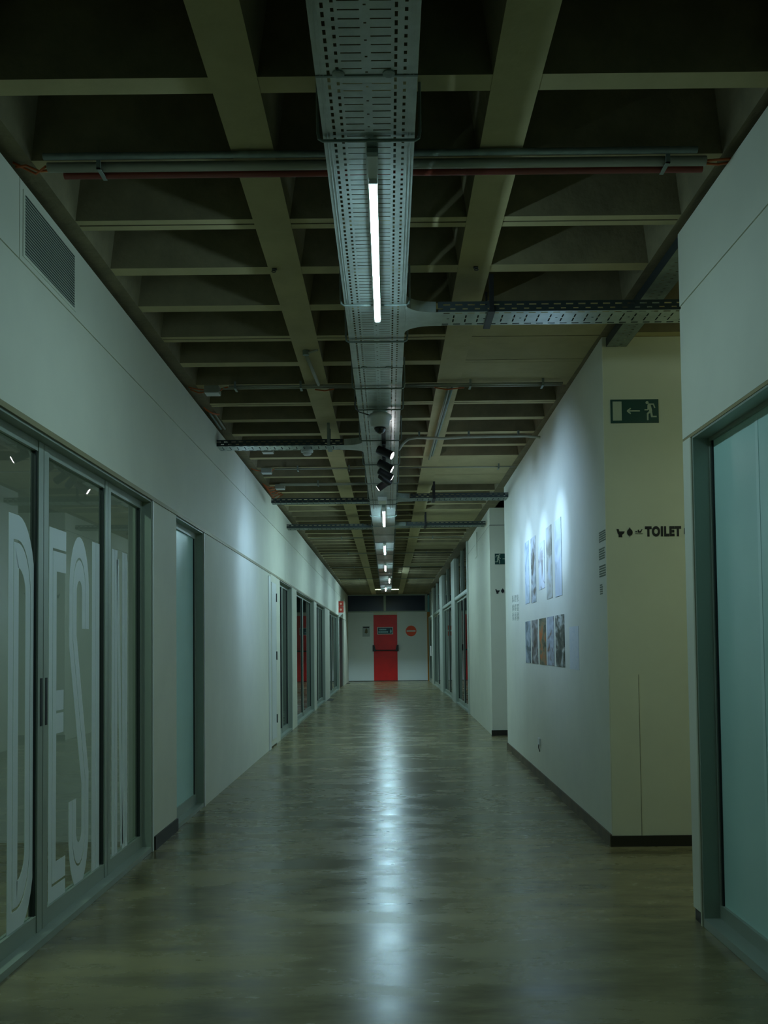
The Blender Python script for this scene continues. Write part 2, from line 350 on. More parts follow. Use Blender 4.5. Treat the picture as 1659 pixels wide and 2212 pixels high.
# ---- second block
def s2(d, y, z): return (1.442+.0127*(y-13)+d, y, z)
k2 = M(xf=s2); k2.box(0, 2.8, 13.0, 17.1, 0, 2.95); k2.box(0.004, 2.8, 13.004, 17.1, 2.958, ZR)
k2o = k2.build('wall_second_block', WALL); sm(k2o, 'second white block beyond the photograph wall on the right', 'wall')
M(xf=s2).box(.003, 2.8, 13.003, 17.1, 2.95, 2.958).build('joint', SEAM, k2o)
M(xf=s2).box(-.006, 0, 15.1, 15.5, 2.72, 3.12).build('hatch', WALL, k2o)
b3 = M().box(1.43, 4.2, 12.985, 12.996, 0, .075).build('baseboard_second', BASE); sm(b3, 'black skirting at the foot of the second block', 'skirting')
rc = M(); rc.box(4.2, 4.3, 11.3, 13.1, 0, 3.2); sm(rc.build('wall_recess', WALLW), 'end wall of the recess between the two blocks', 'wall')
# ---- far right glazed front with clerestory
XQ = 1.485
rp = M()
for a, b in ((17.1, 17.3), (20.5, 21.55), (25.2, 26.5), (30.6, 31.2)): rp.box(XQ-.012, XQ+.12, a, b, 0, ZR)
rpo = rp.build('wall_right_far', mat('pier_paint', (.5,.54,.46), .6)); sm(rpo, 'pale full height piers between the glazed fronts far on the right', 'wall')
nn = 7
for (a, b, mu, lb) in ((17.3, 20.5, 18.8, 'glazed front with fanlight next to the second block'), (21.55, 25.2, 23.3, 'middle glazed front with fanlight far on the right'),
                   (26.5, 30.6, 28.5, 'third glazed front with fanlight far on the right'), (31.2, 34.1, 32.8, 'last glazed front with fanlight beside the end wall')):
    ww, pp = glazing('window_%d' % nn, lb, a, b, ((mu, mu+.09),), GLASS, side=1, xw=XQ, zt=2.27, depth=.05); nn += 1
    M().box(XQ-.004, XQ+.08, a, b, 2.272, 2.33).build('transom', FRAME, ww)
    M().box(XQ+.04, XQ+.05, a+.02, mu, 2.33, ZR-.02).build('fanlight', DARKG, ww)
    M().box(XQ+.04, XQ+.05, mu+.05, b-.02, 2.33, ZR-.02).build('fanlight', DARKG, ww)
    M().box(XQ, XQ+.06, mu, mu+.05, 2.33, ZR).build('fanlight_bar', FRAME, ww)
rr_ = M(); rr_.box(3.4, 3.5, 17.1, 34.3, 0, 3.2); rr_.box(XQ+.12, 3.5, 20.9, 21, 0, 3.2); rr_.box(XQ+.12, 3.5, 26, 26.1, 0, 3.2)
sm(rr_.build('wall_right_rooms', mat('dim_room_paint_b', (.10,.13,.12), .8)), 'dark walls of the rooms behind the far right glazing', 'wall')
# ---- end wall
fw_ = M(); fw_.box(-3.9, -1.663, YF, YF+.15, 0, 3.56); fw_.box(1.53, 4.3, YF, YF+.15, 0, 3.56); fw_.box(-1.663, 1.53, YF+.02, YF+.15, 3.18, 3.56)
fwo = fw_.build('wall_far', mat('dark_end_paint', (.03,.04,.045), .8)); sm(fwo, 'end wall of the corridor around the red exit door', 'wall')
for a, b in ((-1.572, -.54), (.333, 1.44)): M().box(a, b, YF, YF+.06, .02, 2.54).build('white_panel', mat('end_panel', (.78,.82,.80), .5), fwo)
M().box(-.54, .333, YF+.001, YF+.06, 2.44, 2.54).build('white_panel', WALL, fwo)
M().box(-1.572, 1.44, YF-.01, YF+.05, -.01, .02).build('floor_strip', BASE, fwo)
for a, b in ((-1.663, -1.572), (1.44, 1.53)): M().box(a, b, YF-.03, YF+.05, 0, 2.54).build('timber_post', ORJ, fwo)
M().box(-1.66, -1.575, YF-.04, YF-.03, 1.66, 1.76).build('wall_switch', WHITEP, fwo)
wf = struct('window_11', 'pair of dark panes above the end wall door', (0, YF, 2.85)); wf['category'] = 'window'
fr = M(); fr.box(-1.6, 1.46, YF, YF+.06, 2.54, 2.585); fr.box(-1.6, 1.46, YF, YF+.06, 3.155, 3.2)
fr.box(-1.6, -1.5, YF, YF+.06, 2.585, 3.155); fr.box(1.37, 1.46, YF, YF+.06, 2.585, 3.155); fr.box(-.16, -.07, YF, YF+.06, 2.585, 3.155)
fr.build('frame', FRAME, wf)
for a, b in ((-1.5, -.16), (-.07, 1.37)): M().box(a, b, YF+.03, YF+.036, 2.585, 3.155).build('pane', mat('night_pane', (.004,.014,.03), .25), wf)
rd = M().box(-.538, .331, YF-.012, YF+.04, .022, 2.438).build('door_4', DOORRED); sm(rd, 'red emergency door in the middle of the end wall', 'door')
pb = M(); pb.tube([(-.47, YF-.10, 1.135), (.27, YF-.10, 1.135)], .022, 10); pb.build('push_bar', BLACK, rd)
for s, x in ((-1, -.52), (1, .315)):
    q = M(); q.prism([(x-.06, 1.10), (x+.06, 1.10), (x+.06-(.05 if s < 0 else 0), 1.33), (x-.06+(.05 if s > 0 else 0), 1.33)], 1, YF-.12, YF-.012); q.build('bar_bracket', BLACK, rd)
# ================================================================== THINGS ON THE END WALL
sg = thing('door_sign', 'blue-green sign with two lines of pale writing on the red door', 'sign', (-.113, YF-.012, 1.855))
M().box(-.405, .178, YF-.017, YF-.0125, 1.725, 1.992).build('border', WHITEP, sg)
M().box(-.385, .158, YF-.021, YF-.017, 1.745, 1.972).build('plate', SIGNB, sg)
tx = M(); x = -.33
for i in range(7): tx.box(x, x+.03, YF-.024, YF-.021, 1.875, 1.925); x += .038
x = -.36
for i in range(10): tx.box(x, x+.028, YF-.024, YF-.021, 1.79, 1.84); x += .036
tx.build('writing', mat('pale_blue_ink', (.35,.6,.65), .5), sg, kind='stuff')
ic = M(); ic.prism([(.06,1.80),(.10,1.775),(.135,1.81),(.125,1.86),(.10,1.93),(.08,1.88),(.07,1.85)], 1, YF-.024, YF-.021); ic.build('symbol', mat('pale_blue_ink_b', (.35,.6,.65), .5), sg)
dn = thing('no_entry_sign', 'round orange-red sign with a white bar, right of the red door', 'sign', (.844, YF, 1.84))
M().lathe([(.197, 0), (.197, .012)], (.844, YF-.0005, 1.838), 40, Vector((0,-1,0))).build('disc', DISC, dn)
M().box(.68, 1.008, YF-.018, YF-.0126, 1.812, 1.864).build('bar', PAPER, dn)
nt_ = thing('framed_notice', 'small grey notice with a brown figure, left of the red door', 'notice', (-.815, YF, 1.84))
M().box(-.95, -.68, YF-.01, YF-.0005, 1.65, 2.03).build('backing', mat('notice_grey', (.42,.47,.45), .4), nt_)
M().box(-.925, -.70, YF-.014, YF-.01, 1.97, 2.01).build('top_band', INK, nt_)
M().prism([(-.87,1.79),(-.80,1.76),(-.76,1.80),(-.765,1.89),(-.79,1.95),(-.83,1.95),(-.85,1.88)], 1, YF-.014, YF-.0101).build('figure', mat('notice_brown', (.18,.15,.08), .7), nt_)
# projecting red signs
for k, (z, nm) in enumerate(((2.475, 'upper red projecting sign with pale emblem at the far left wall'), (2.30, 'lower red projecting sign with pale emblem at the far left wall'))):
    t = thing('fire_sign', nm, 'sign', (XL, 27.6, z), 'pair of red signs')
    M().box(XL, XL+.15, 27.6, 27.612, z, z+.162).build('plate', mat('fire_red', (.42,.03,.015), .5), t)
    M().lathe([(.032, 0), (.032, .004)], (XL+.07, 27.5995, z+.085), 16, Vector((0,-1,0))).build('emblem', mat('sign_pink', (.7,.4,.3), .5), t)
bn = M(); bn.prism([(XL, 2.14), (XL+.13, 2.27), (XL+.13, 2.29), (XL, 2.29)], 1, 27.56, 27.66); tag(bn.build('emergency_light', WHITEP), 'small white emergency light under the red projecting signs', 'lamp')
tag(M().box(XQ-.004, XQ-.001, 31.95, 32.75, .93, 1.28).build('paper_sheet', PAPER), 'white sheet fixed to the last glazed front on the right', 'sheet')
# ================================================================== SIGNS ON THE BLOCKS
def poly(m, pts, y, th=.002): m.prism(pts, 1, y-th, y)
def stroke(m, p, q, w_, y, th=.002):
    a, b = Vector(p), Vector(q); d = (b-a).normalized(); n_ = Vector((-d.y, d.x))*w_/2
    poly(m, [tuple(a-n_), tuple(b-n_), tuple(b+n_), tuple(a+n_)], y, th)
def runman(m, cx, cz, s, y, flip=1):
    def P(x, z): return (cx+flip*x*s, cz+z*s)
    m.lathe([(.085*s, 0), (.085*s, .002)], (P(-.10, .38)[0], y-.0001, P(0,.38)[1]), 18, Vector((0,-1,0)))
    for i, (a, b, w_) in enumerate((((0,.27),(.10,-.10),.17), ((-.05,.29),(.27,.29),.07), ((.25,.30),(.33,.07),.07), ((-.04,.25),(-.05,-.02),.08), ((-.05,-.03),(-.25,-.03),.065),
            ((.08,-.10),(-.10,-.28),.11), ((-.08,-.25),(-.08,-.62),.09), ((.11,-.10),(.16,-.45),.11), ((.12,-.42),(.42,-.42),.075))):
        stroke(m, P(*a), P(*b), w_*s, y, .0016+.00006*i)
es = thing('exit_sign', 'large dark green sign with doorway, left arrow and running figure', 'sign', (1.572, 5.8, 2.72))
M().box(1.42, 1.723, 5.794, 5.7995, 2.648, 2.798).build('plate', GREENS, es)
M().box(1.433, 1.489, 5.792, 5.794, 2.664, 2.785).build('doorway', SIGNW, es)
ar = M(); stroke(ar, (1.526, 2.724), (1.604, 2.724), .008, 5.794); stroke(ar, (1.524, 2.724), (1.546, 2.741), .008, 5.794, .0023); stroke(ar, (1.524, 2.724), (1.546, 2.707), .008, 5.794, .0024); ar.build('arrow', SIGNW, es)
mn = M(); runman(mn, 1.662, 2.734, .112, 5.794); mn.build('running_figure', SIGNW, es)
e2 = thing('exit_sign', 'green running figure sign on the second block, partly hidden', 'sign', (1.66, 13, 2.47))
M().box(1.512, 1.812, 12.994, 12.9995, 2.398, 2.55).build('plate', GREENS, e2)
ar = M(); stroke(ar, (1.62, 2.475), (1.70, 2.475), .008, 12.994); stroke(ar, (1.70, 2.475), (1.68, 2.492), .008, 12.994, .0023); stroke(ar, (1.70, 2.475), (1.68, 2.458), .008, 12.994, .0024); ar.build('arrow', SIGNW, e2)
mn = M(); runman(mn, 1.566, 2.487, .125, 12.994, -1); mn.build('running_figure', SIGNW, e2)
M().box(1.745, 1.80, 12.992, 12.994, 2.414, 2.536).build('doorway', SIGNW, e2)
def text_mesh(name, s, size, sxx, x, z, y, m, parent, bold=.0, th=.0006):
    c = bpy.data.curves.new(name, 'FONT'); c.body = s; c.size = .1; c.extrude = th; c.offset = bold; c.space_character = 1.18
    o = bpy.data.objects.new(name, c); C.objects.link(o); bpy.context.view_layer.update()
    me = bpy.data.meshes.new_from_object(o.evaluated_get(bpy.context.evaluated_depsgraph_get())); bpy.data.objects.remove(o); bpy.data.curves.remove(c)
    xs = [v.co.x for v in me.vertices]; ys = [v.co.y for v in me.vertices]
    me.transform(Matrix.Diagonal((sxx/(max(xs)-min(xs)), size/(max(ys)-min(ys)), 1, 1)) @ Matrix.Translation((-min(xs), -min(ys), 0))); sxx = 1
    me.transform(Matrix.Translation((x, y, z)) @ Matrix.Rotation(PI/2, 4, 'X') @ Matrix.Diagonal((sxx, 1, 1, 1)).to_4x4())
    me.materials.clear(); me.materials.append(m); me.name = name
    return put(name, me, parent)
def toilet_icons(t, x, z, s, y):
    a = M()   # seat
    poly(a, [(x, z+.052*s), (x+.013*s, z+.052*s), (x+.017*s, z+.037*s), (x+.051*s, z+.037*s), (x+.046*s, z+.024*s), (x+.034*s, z+.014*s), (x+.034*s, z), (x+.012*s, z), (x+.012*s, z+.016*s), (x+.007*s, z+.022*s)], y)
    a.build('toilet_symbol', INK, t)
    b = M(); cx = x+.083*s
    poly(b, [(cx+.018*s*math.sin(k*PI/8)*(1 if k < 16 else 1), z+.03*s-.022*s*math.cos(k*PI/8)+(.008*s if k == 8 else 0)) for k in range(16)], y)
    stroke(b, (cx, z), (cx, z+.062*s), .003*s, y, .0023); b.build('washbasin_symbol', INK, t)
    c = M(); cx = x+.117*s
    c.lathe([(.005*s, 0), (.005*s, .002)], (cx+.006*s, y-.0001, z+.034*s), 14, Vector((0,-1,0)))
    poly(c, [(cx+.016*s, z+.028*s), (cx+.036*s, z+.028*s), (cx+.046*s, z+.050*s), (cx+.041*s, z+.050*s), (cx+.034*s, z+.040*s), (cx+.027*s, z+.036*s), (cx+.021*s, z+.048*s), (cx+.016*s, z+.045*s)], y)
    stroke(c, (cx, z+.021*s), (cx+.047*s, z+.021*s), .0035*s, y, .0023); c.build('baby_change_symbol', INK, t)
tl = thing('toilet_lettering', 'black TOILET lettering with three symbols on the end wall of the block', 'lettering', (1.65, 5.8, 1.95))
toilet_icons(tl, 1.443, 1.925, 1.0, 5.7995)
text_mesh('word', 'TOILET', .066, .227, 1.622, 1.9265, 5.7985, INK, tl, bold=.0065)
ah = M(); poly(ah, [(1.868, 1.941), (1.878, 1.941), (1.90, 1.96), (1.878, 1.979), (1.868, 1.979)], 5.7995); ah.build('arrow', INK, tl)
t2 = thing('toilet_lettering', 'small black toilet symbols on the second block below the green sign', 'lettering', (1.65, 13, 2.02))
toilet_icons(t2, 1.512, 1.985, 1.25, 12.9995)
text_mesh('word', 'TOILET', .082, .28, 1.74, 1.985, 12.9985, INK, t2, bold=.004)
# ---- caption blocks near the corner of the photograph wall
for k, (a, b, z1, z0) in enumerate(((5.79, 5.99, 1.979, 1.907), (5.83, 6.0, 1.872, 1.794), (5.81, 6.0, 1.761, 1.682), (5.91, 5.99, 1.641, 1.571))):
    cp = M(xf=sx)
    for r_ in range(5):
        y = b; z = z1-(z1-z0)*(r_+.1)/5
        while y > a+.01:
            l = random.uniform(.006, .02); l = min(l, y-a); cp.box(-.0055, -.004, y-l, y, z-(z1-z0)/5*.62, z); y -= l+.006
    tag(cp.build('caption_lettering', CAPT), ('topmost', 'second', 'third', 'lowest and narrowest')[k]+' block of small grey wall lettering by the corner', 'lettering', 'grey caption blocks by the block corner')
cp = M(xf=sx)
for c_ in range(3):
    for r_ in range(22):
        y1_ = 10.68-.21*c_; z = 1.823-.013*r_-.006*c_
        if r_ in (6, 7, 14): continue
        cp.box(-.0055, -.004, y1_-.17+random.random()*.05, y1_, z-.006, z)
tag(cp.build('wall_text', CAPT), 'columns of fine grey text at the far end of the photograph wall', 'lettering')
# ---- photographs
tops = ((9.24, 9.527, 2.305, 1.676, 'misty blue-grey'), (8.785, 9.091, 2.299, 1.667, 'grey with a dark foot'), (8.252, 8.597, 2.193, 1.765, 'short very pale'), (7.853, 8.142, 2.281, 1.655, 'pale with brown middle'), (7.378, 7.693, 2.279, 1.651, 'widest and palest'))
tc_ = (((.45,.52,.55),(.55,.63,.66),(.30,.38,.42)), ((.30,.34,.33),(.55,.60,.62),(.12,.10,.07)), ((.6,.66,.68),(.66,.70,.72),(.25,.22,.18)), ((.55,.60,.62),(.5,.5,.42),(.25,.24,.18)), ((.62,.68,.72),(.58,.64,.68),(.45,.50,.52)))
for k, (a, b, z1, z0, d) in enumerate(tops):
    tag(M(xf=sx).box(-.008, -.004, a, b, z0, z1).build('photograph', art('art_top', *tc_[k], 6, (1, .6, .8))), d+' tall print in the upper row of the photograph wall', 'print', 'upper row of tall prints')
lows = ((9.216, 9.57, 'blue-grey'), (8.731, 9.116, 'dark brown and grey'), (8.247, 8.626, 'olive with an orange patch'), (7.81, 8.163, 'half brown half pale'), (7.315, 7.722, 'largest dark mossy'))
lc = (((.10,.13,.12),(.28,.34,.36),(.45,.50,.52)), ((.08,.05,.03),(.22,.20,.17),(.45,.45,.42)), ((.05,.05,.02),(.22,.20,.10),(.5,.14,.02)), ((.22,.12,.06),(.35,.38,.40),(.50,.54,.58)), ((.02,.025,.015),(.10,.10,.06),(.50,.52,.46)))
for k, (a, b, d) in enumerate(lows):
    tag(M(xf=sx).box(-.008, -.004, a, b, 1.076, 1.497).build('photograph', art('art_low', *lc[k], 11, (1, .5, 1))), d+' print in the lower row of the photograph wall', 'print', 'lower row of prints')
tag(M(xf=sx).box(-.006, -.004, 6.74, 7.10, 1.068, 1.39).build('photograph', art('art_pale', (.66,.70,.70), (.70,.73,.72), (.63,.68,.69), 8, (1,1,2))), 'almost blank pale print nearest the corner, right of the lower row', 'print')
so = M(xf=sx); so.box(-.02, -.004, 8.66, 8.75, .325, .385)
sk = so.build('socket', WHITEP); tag(sk, 'white wall socket with a dangling cable low on the photograph wall', 'socket')
M(xf=sx).tube([(-.018, 8.70, .33), (-.02, 8.71, .30), (-.012, 8.69, .26)], .004, 6).build('cable', BASE, sk)
# ---- vent grille, upper left
vg = thing('vent_grille', 'white louvred ventilation grille in the upper left wall', 'vent', (XL, 4.0, 2.98))
y0, y1, z0, z1 = 3.735, 4.335, 2.875, 3.125
f_ = M(); f_.box(XL-.0, XL+.003, y0-.02, y0, z0-.014, z1+.014); f_.box(XL, XL+.003, y1, y1+.02, z0-.014, z1+.014); f_.box(XL, XL+.003, y0, y1, z0-.014, z0); f_.box(XL, XL+.003, y0, y1, z1, z1+.014)
f_.build('frame', WALL, vg); M().box(XL+.0002, XL+.0012, y0, y1, z0, z1).build('backing', FRAMED, vg)
ls = M()
for i in range(19):
    z = z0+.004+i*.0128; ls.prism([(XL+.0015, z+.006), (XL+.003, z), (XL+.004, z+.001), (XL+.0025, z+.0078)], 1, y0, y1)
ls.build('louvres', mat('louvre_paint', (.40,.44,.36), .5), vg, kind='stuff')
# ================================================================== MAIN CABLE TRAY
def lattice(m, us, vs, holes, n, pitch, mp):
    """perforated sheet: us across, vs fractions of the pitch; holes(i,j,k) True = missing"""
    nu, nv = len(us), len(vs)-1; base = len(m.v)
    rows = [k*pitch+v*pitch for k in range(n) for v in vs[:-1]]+[n*pitch]
    m.v += [tuple(mp(u, r_)) for r_ in rows for u in us]
    for r_ in range(len(rows)-1):
        k, j = divmod(r_, nv)
        for i in range(nu-1):
            if not holes(i, j, k): a = base+r_*nu+i; m.f.append((a, a+1, a+nu+1, a+nu))
TX0, TX1 = -.205, .108; TW = TX1-TX0
us = [TX0+TW*f for f in (0, .11, .14, .20, .23, .26, .455, .49, .515, .55, .74, .772, .80, .862, .892, 1)]
vs = [0, .13, .28, .45, .62, .86, 1]
def holes(i, j, k):
    if i in (1, 12-0) and j in (2, 3, 4): return True
    if i in (3, 13) and j in (0, 1, 4) and False: return True
    if i in (3,) and j in (0, 1, 5): return True
    if i in (11,) and j in (2, 3, 4): return True
    if i in (13,) and j in (0, 1, 5): return True
    if i in (5, 9) and j == 0: return True
    if i == 7 and j == 3 and k % 2: return True
    return False
def holes2(i, j, k):
    if i in (12,): return False
    return holes(i, j, k)
mt = thing('cable_tray', 'wide perforated galvanised cable tray running down the middle of the ceiling', 'cable tray', (-.05, 15, ZT))
def section(n, pitch, perf=True):
    m = M()
    if perf: lattice(m, us, vs, holes2, n, pitch, lambda u, r_: (u, r_, ZT))
    else:
        L = n*pitch; e = [TX0, TX0+.048, TX0+.056, TX0+.080, TX0+.088, TX1-.088, TX1-.080, TX1-.056, TX1-.048, TX1]
        for a, b, z in ((0,1,0), (1,2,.004), (2,3,0), (3,4,.004), (4,5,.001), (5,6,.004), (6,7,0), (7,8,.004), (8,9,0)): m.box(e[a], e[b], 0, L, ZT+z, ZT+z+.003)
        m.box(-.20, .10, 0, L, ZT+.006, ZT+.0075)
    L = n*pitch
    m.box(TX0-.0015, TX0, 0, L, ZT-.0, ZT+.06); m.box(TX1, TX1+.0015, 0, L, ZT, ZT+.06)
    for x in (TX0+.012, TX0+.022, TX1-.024, TX1-.012): m.box(x, x+.0022, 0, L, ZT-.0022, ZT+.0)
    return m.mesh('tray_section', GALV)
secp = section(80, .0373); secq = section(80, .0373, False); L = 80*.0373
for i, y in enumerate([2.784-2*L, 2.784-L, 2.784, 2.784+L, 2.784+2*L-.0]):
    put('tray_section', secp, mt, loc=(0, y, 0)).matrix_parent_inverse = Matrix.Translation(-mt.location)
y = 2.784+3*L
while y < 28:
    put('tray_section', secq, mt, loc=(0, y, 0)).matrix_parent_inverse = Matrix.Translation(-mt.location); y += L
for y in (2.784-L, 2.784, 2.784+L):
    sp_ = M()
    for x in (-.135, .02): sp_.lathe([(.020, 0), (.019, .004), (.010, .005)], (x, y-.012, ZT), 12)
    sp_.box(TX0-.002, TX1+.002, y-.004, y+.004, ZT-.003, ZT-.0005); sp_.build('splice_plate', GALVD, mt)
hm = M(); hx0, hx1 = TX0-.012, TX1+.012
hm.tube([(hx0-.008, 0, ZR+.012), (hx0-.008, 0, ZT+.02), (hx0-.004, 0, ZT-.004), (hx0+.008, 0, ZT-.011), (hx1-.008, 0, ZT-.011), (hx1+.004, 0, ZT-.004), (hx1+.008, 0, ZT+.02), (hx1+.008, 0, ZR+.012)], .0055, 8)
hme = hm.mesh('hanger', GALVD)
hys = [y for y in [1.05, 2.06, 3.13, 4.67, 5.24, 6.2, 6.76, 7.78, 8.82, 9.85, 10.95]+[11.3+1.03*i for i in range(21)] if y < 29.5]
for y in hys: put('hanger', hme, mt, loc=(0, y, 0)).matrix_parent_inverse = Matrix.Translation(-mt.location)
# ---- branch trays
def branch(label, x0, x1, yc, wd, z=ZT, m_=GALV, hang=None, fine=True):
    s = 1 if x1 > x0 else -1; L_ = abs(x1-x0); t = thing('branch_tray', label, 'cable tray', ((x0+x1)/2, yc, z), 'side branches of the cable tray')
    jl = .17 if hang != 'none' else 0; n = int((L_-jl)/.064); p = (L_-jl)/n
    u = [yc-wd/2+wd*f for f in (0, .07, .13, .24, .48, .52, .76, .87, .93, 1)]; v = [0, .12, .3, .42, .58, .82, 1]
    m = M()
    lattice(m, u, v, lambda i, j, k: (i in (3, 5) and j in (2,)) or (i in (1, 7) and j in (3, 4, 5) and fine) or (i == 4 and j == 5 and k % 3 == 0), n, p, lambda a, r_: (x0+s*(jl+r_), a, z))
    m.build('tray_bottom', m_, t)
    for yy, nm in ((yc-wd/2, 0), (yc+wd/2, 1)):
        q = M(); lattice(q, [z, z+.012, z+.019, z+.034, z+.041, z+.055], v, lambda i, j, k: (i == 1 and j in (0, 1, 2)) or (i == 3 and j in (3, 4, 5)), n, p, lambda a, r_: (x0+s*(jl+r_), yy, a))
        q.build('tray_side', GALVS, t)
    if jl:
        g = M(); pts = [(x0, yc-wd/2-.11)]+[(x0+s*(.16-.16*math.cos(a*PI/16)), yc-wd/2-.11*(1-math.sin(a*PI/16))) for a in range(1, 9)]
        pts += [(x0+s*(jl+.03), yc-wd/2), (x0+s*(jl+.03), yc+wd/2)]+[(x0+s*(.16-.16*math.cos(a*PI/16)), yc+wd/2+.11*(1-math.sin(a*PI/16))) for a in range(8, 0, -1)]+[(x0, yc+wd/2+.11)]
        g.prism(pts, 2, z-.002, z-.0005)
        for sgn in (-1, 1):
            pr = None
            for a in range(9):
                c_ = (x0+s*(.16-.16*math.cos(a*PI/16)), yc+sgn*(wd/2+.11*(1-math.sin(a*PI/16))))
                if pr: g.add([(pr[0], pr[1], z), (c_[0], c_[1], z), (c_[0], c_[1], z+.055), (pr[0], pr[1], z+.055)], [(0,1,2,3)])
                pr = c_
        g.build('curved_junction', m_, t)
    if hang not in (None, 'none'):
        h_ = M(); h_.box(hang-.018, hang+.018, yc-wd/2-.03, yc+wd/2+.03, z-.012, z-.003); h_.box(hang-.012, hang+.012, yc-wd/2-.03, yc-wd/2-.012, z-.003, ZR-.0); h_.box(hang-.006, hang+.006, yc+wd/2+.012, yc+wd/2+.03, z-.003, ZR)
        h_.build('hanger_bracket', BLACK if hang > 0 else GALVD, t)
    return t
branch('perforated branch tray crossing to the right near the first tube light', TX1+.002, 3.0, 4.91, .205, hang=.56)
branch('perforated branch tray crossing to the left wall past the dome camera', TX0-.002, XL, 8.08, .19, hang=-.50)
branch('branch tray crossing to the right above the end of the photograph wall', TX1+.002, 1.44, 11.02, .25, m_=GALVD, hang=.56)
branch('plain dark branch tray crossing to the left before the second lit tube', TX0-.002, -1.40, 11.22, .14, m_=GALVD, hang='none')
branch('branch tray crossing to the right over the second block', TX1+.002, 1.43, 13.5, .24, m_=GALVD, hang=.56)
branch('dark branch tray crossing to the left past the second lit tube', TX0-.002, XL, 13.65, .24, m_=GALVD, hang='none')
t = thing('branch_tray', 'short tray running along the side passage ceiling to the TOILET wall', 'cable tray', (1.47, 5.0, 3.13))
u = [1.40+.125*f for f in (0, .1, .28, .4, .6, .72, .9, 1)]; v = [0, .35, .5, .85, 1]
m = M(); lattice(m, u, v, lambda i, j, k: (i == 2 and j == 1) or (i == 4 and j == 3), 34, .045, lambda a, r_: (a, 4.26+r_, 3.135)); m.build('tray_bottom', GALVD, t)
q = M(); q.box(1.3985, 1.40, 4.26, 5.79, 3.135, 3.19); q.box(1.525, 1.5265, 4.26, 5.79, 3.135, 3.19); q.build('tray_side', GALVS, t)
# ---- conduits
def conduit(label, x0, x1, y, z, parts, group='conduits across the ribs', clamps=()):
    t = thing('conduit', label, 'pipe', ((x0+x1)/2, y, z), group)
    for dy, dz, r_, m_, a, b in parts: M().tube([(x0+a, y+dy, z+dz), (x1+b, y+dy, z+dz)], r_, 12).build('pipe', m_, t, smooth=True)
    for x in clamps:
        c_ = M(); c_.box(x-.008, x+.008, y-.035, y+.06, z-.024, z-.020); c_.box(x-.008, x+.008, y-.035, y-.028, z-.024, ZR); c_.build('clamp', GALVD, t)
    return t
cA = conduit('thick grey conduit with dull red pipe crossing the nearest ribs', -1.33, 1.28, 3.60, 3.165, ((0, .0, .019, PIPE, 0, 0), (-.05, .018, .013, GALVD, 0, -.05), (.044, -.010, .014, RED, .05, -.0)), clamps=(-1.12, 1.12))
cB = conduit('pair of grey conduits crossing ahead of the dome camera', -1.15, TX0-.03, 6.72, 3.172, ((0, 0, .009, PIPE, 0, 0), (.045, 0, .009, PIPE, -.05, 0)), clamps=(-1.1, -.62))
cC = conduit('pair of grey conduits right of the tray ahead of the dome camera', TX1+.03, 1.30, 6.72, 3.172, ((0, 0, .009, PIPE, 0, 0), (.045, 0, .009, PIPE, 0, 0)), clamps=(.62, 1.15))
cD = conduit('grey conduit crossing left beyond the branch tray', -1.20, TX0-.03, 9.86, 3.172, ((0, 0, .010, PIPE, 0, 0),), clamps=(-.95, -.4))
cE = conduit('grey conduit crossing right beyond the ribs panel', TX1+.03, 1.40, 9.86, 3.172, ((0, 0, .008, PIPE, 0, 0),), clamps=(1.2,))
cF = conduit('double conduit crossing left in front of the dark branch tray', -1.25, TX0-.03, 10.75, 3.168, ((0, 0, .010, PIPE, 0, 0), (.08, 0, .010, PIPE, 0, 0)), clamps=(-.8,))
for k, (y, lb) in enumerate(((16.2, 'thin conduit crossing the ribs near the third lit tube'), (18.9, 'thin conduit crossing the ribs near the fourth lit tube'), (22.2, 'thin conduit crossing the ribs near the fifth lit tube'), (26.0, 'farthest thin conduit crossing the ribs'))):
    conduit(lb, -1.35, 1.35, y, 3.175, ((0, 0, .012, PIPE, 0, 0),), clamps=(-.8, .8))
t = thing('rib_conduit', 'short pale conduit along the underside of the left rib', 'pipe', (-.505, 6.37, 3.18), 'conduits along the ribs')
M().tube([(-.52, 6.02, 3.175), (-.49, 6.70, 3.175)], .012, 10).build('pipe', PIPE, t, smooth=True); M().lathe([(.022, 0), (.022, .03)], (-.52, 6.0, 3.199), 14).build('junction', GALVD, t)
M().tube([(-.52, 6.0, 3.18), (-.44, 5.96, 3.19)], .007, 8).build('elbow', PIPE, t)
t = thing('rib_conduit', 'long twin conduit along the underside of the right rib', 'pipe', (.455, 8.1, 3.18), 'conduits along the ribs')
M().tube([(.47, 6.80, 3.178), (.44, 9.45, 3.178)], .011, 10).build('pipe', PIPE, t, smooth=True); M().tube([(.498, 6.80, 3.184), (.462, 9.3, 3.184)], .010, 10).build('pipe', GALVD, t, smooth=True)
t = thing('curved_conduit', 'pale bent conduit rising from the tray to the right wall', 'pipe', (.7, 8.3, 3.15))
M().tube([(.115, 8.45, 3.06), (.15, 8.42, 3.11), (.20, 8.38, 3.145), (.28, 8.34, 3.15), (.52, 8.38, 3.148), (.7, 8.34, 3.15), (1.25, 8.32, 3.15), (1.40, 8.38, 3.15)], .013, 10).build('pipe', mat('pale_conduit', (.5,.5,.4), .45), t, smooth=True)
for x in (.3, .75, 1.2): M().box(x-.008, x+.008, 8.31, 8.36, 3.162, ZR).build('clip', GALVD, t)
def jbox(label, x, y, z=3.15):
    t = thing('junction_box', label, 'junction box', (x, y, z), 'ceiling junction boxes')
    M().box(x-.055, x+.055, y-.05, y+.05, z, ZR-.001).build('box', PIPE, t); M().box(x-.05, x+.05, y-.045, y+.045, z-.006, z).build('lid', WHITEP, t)
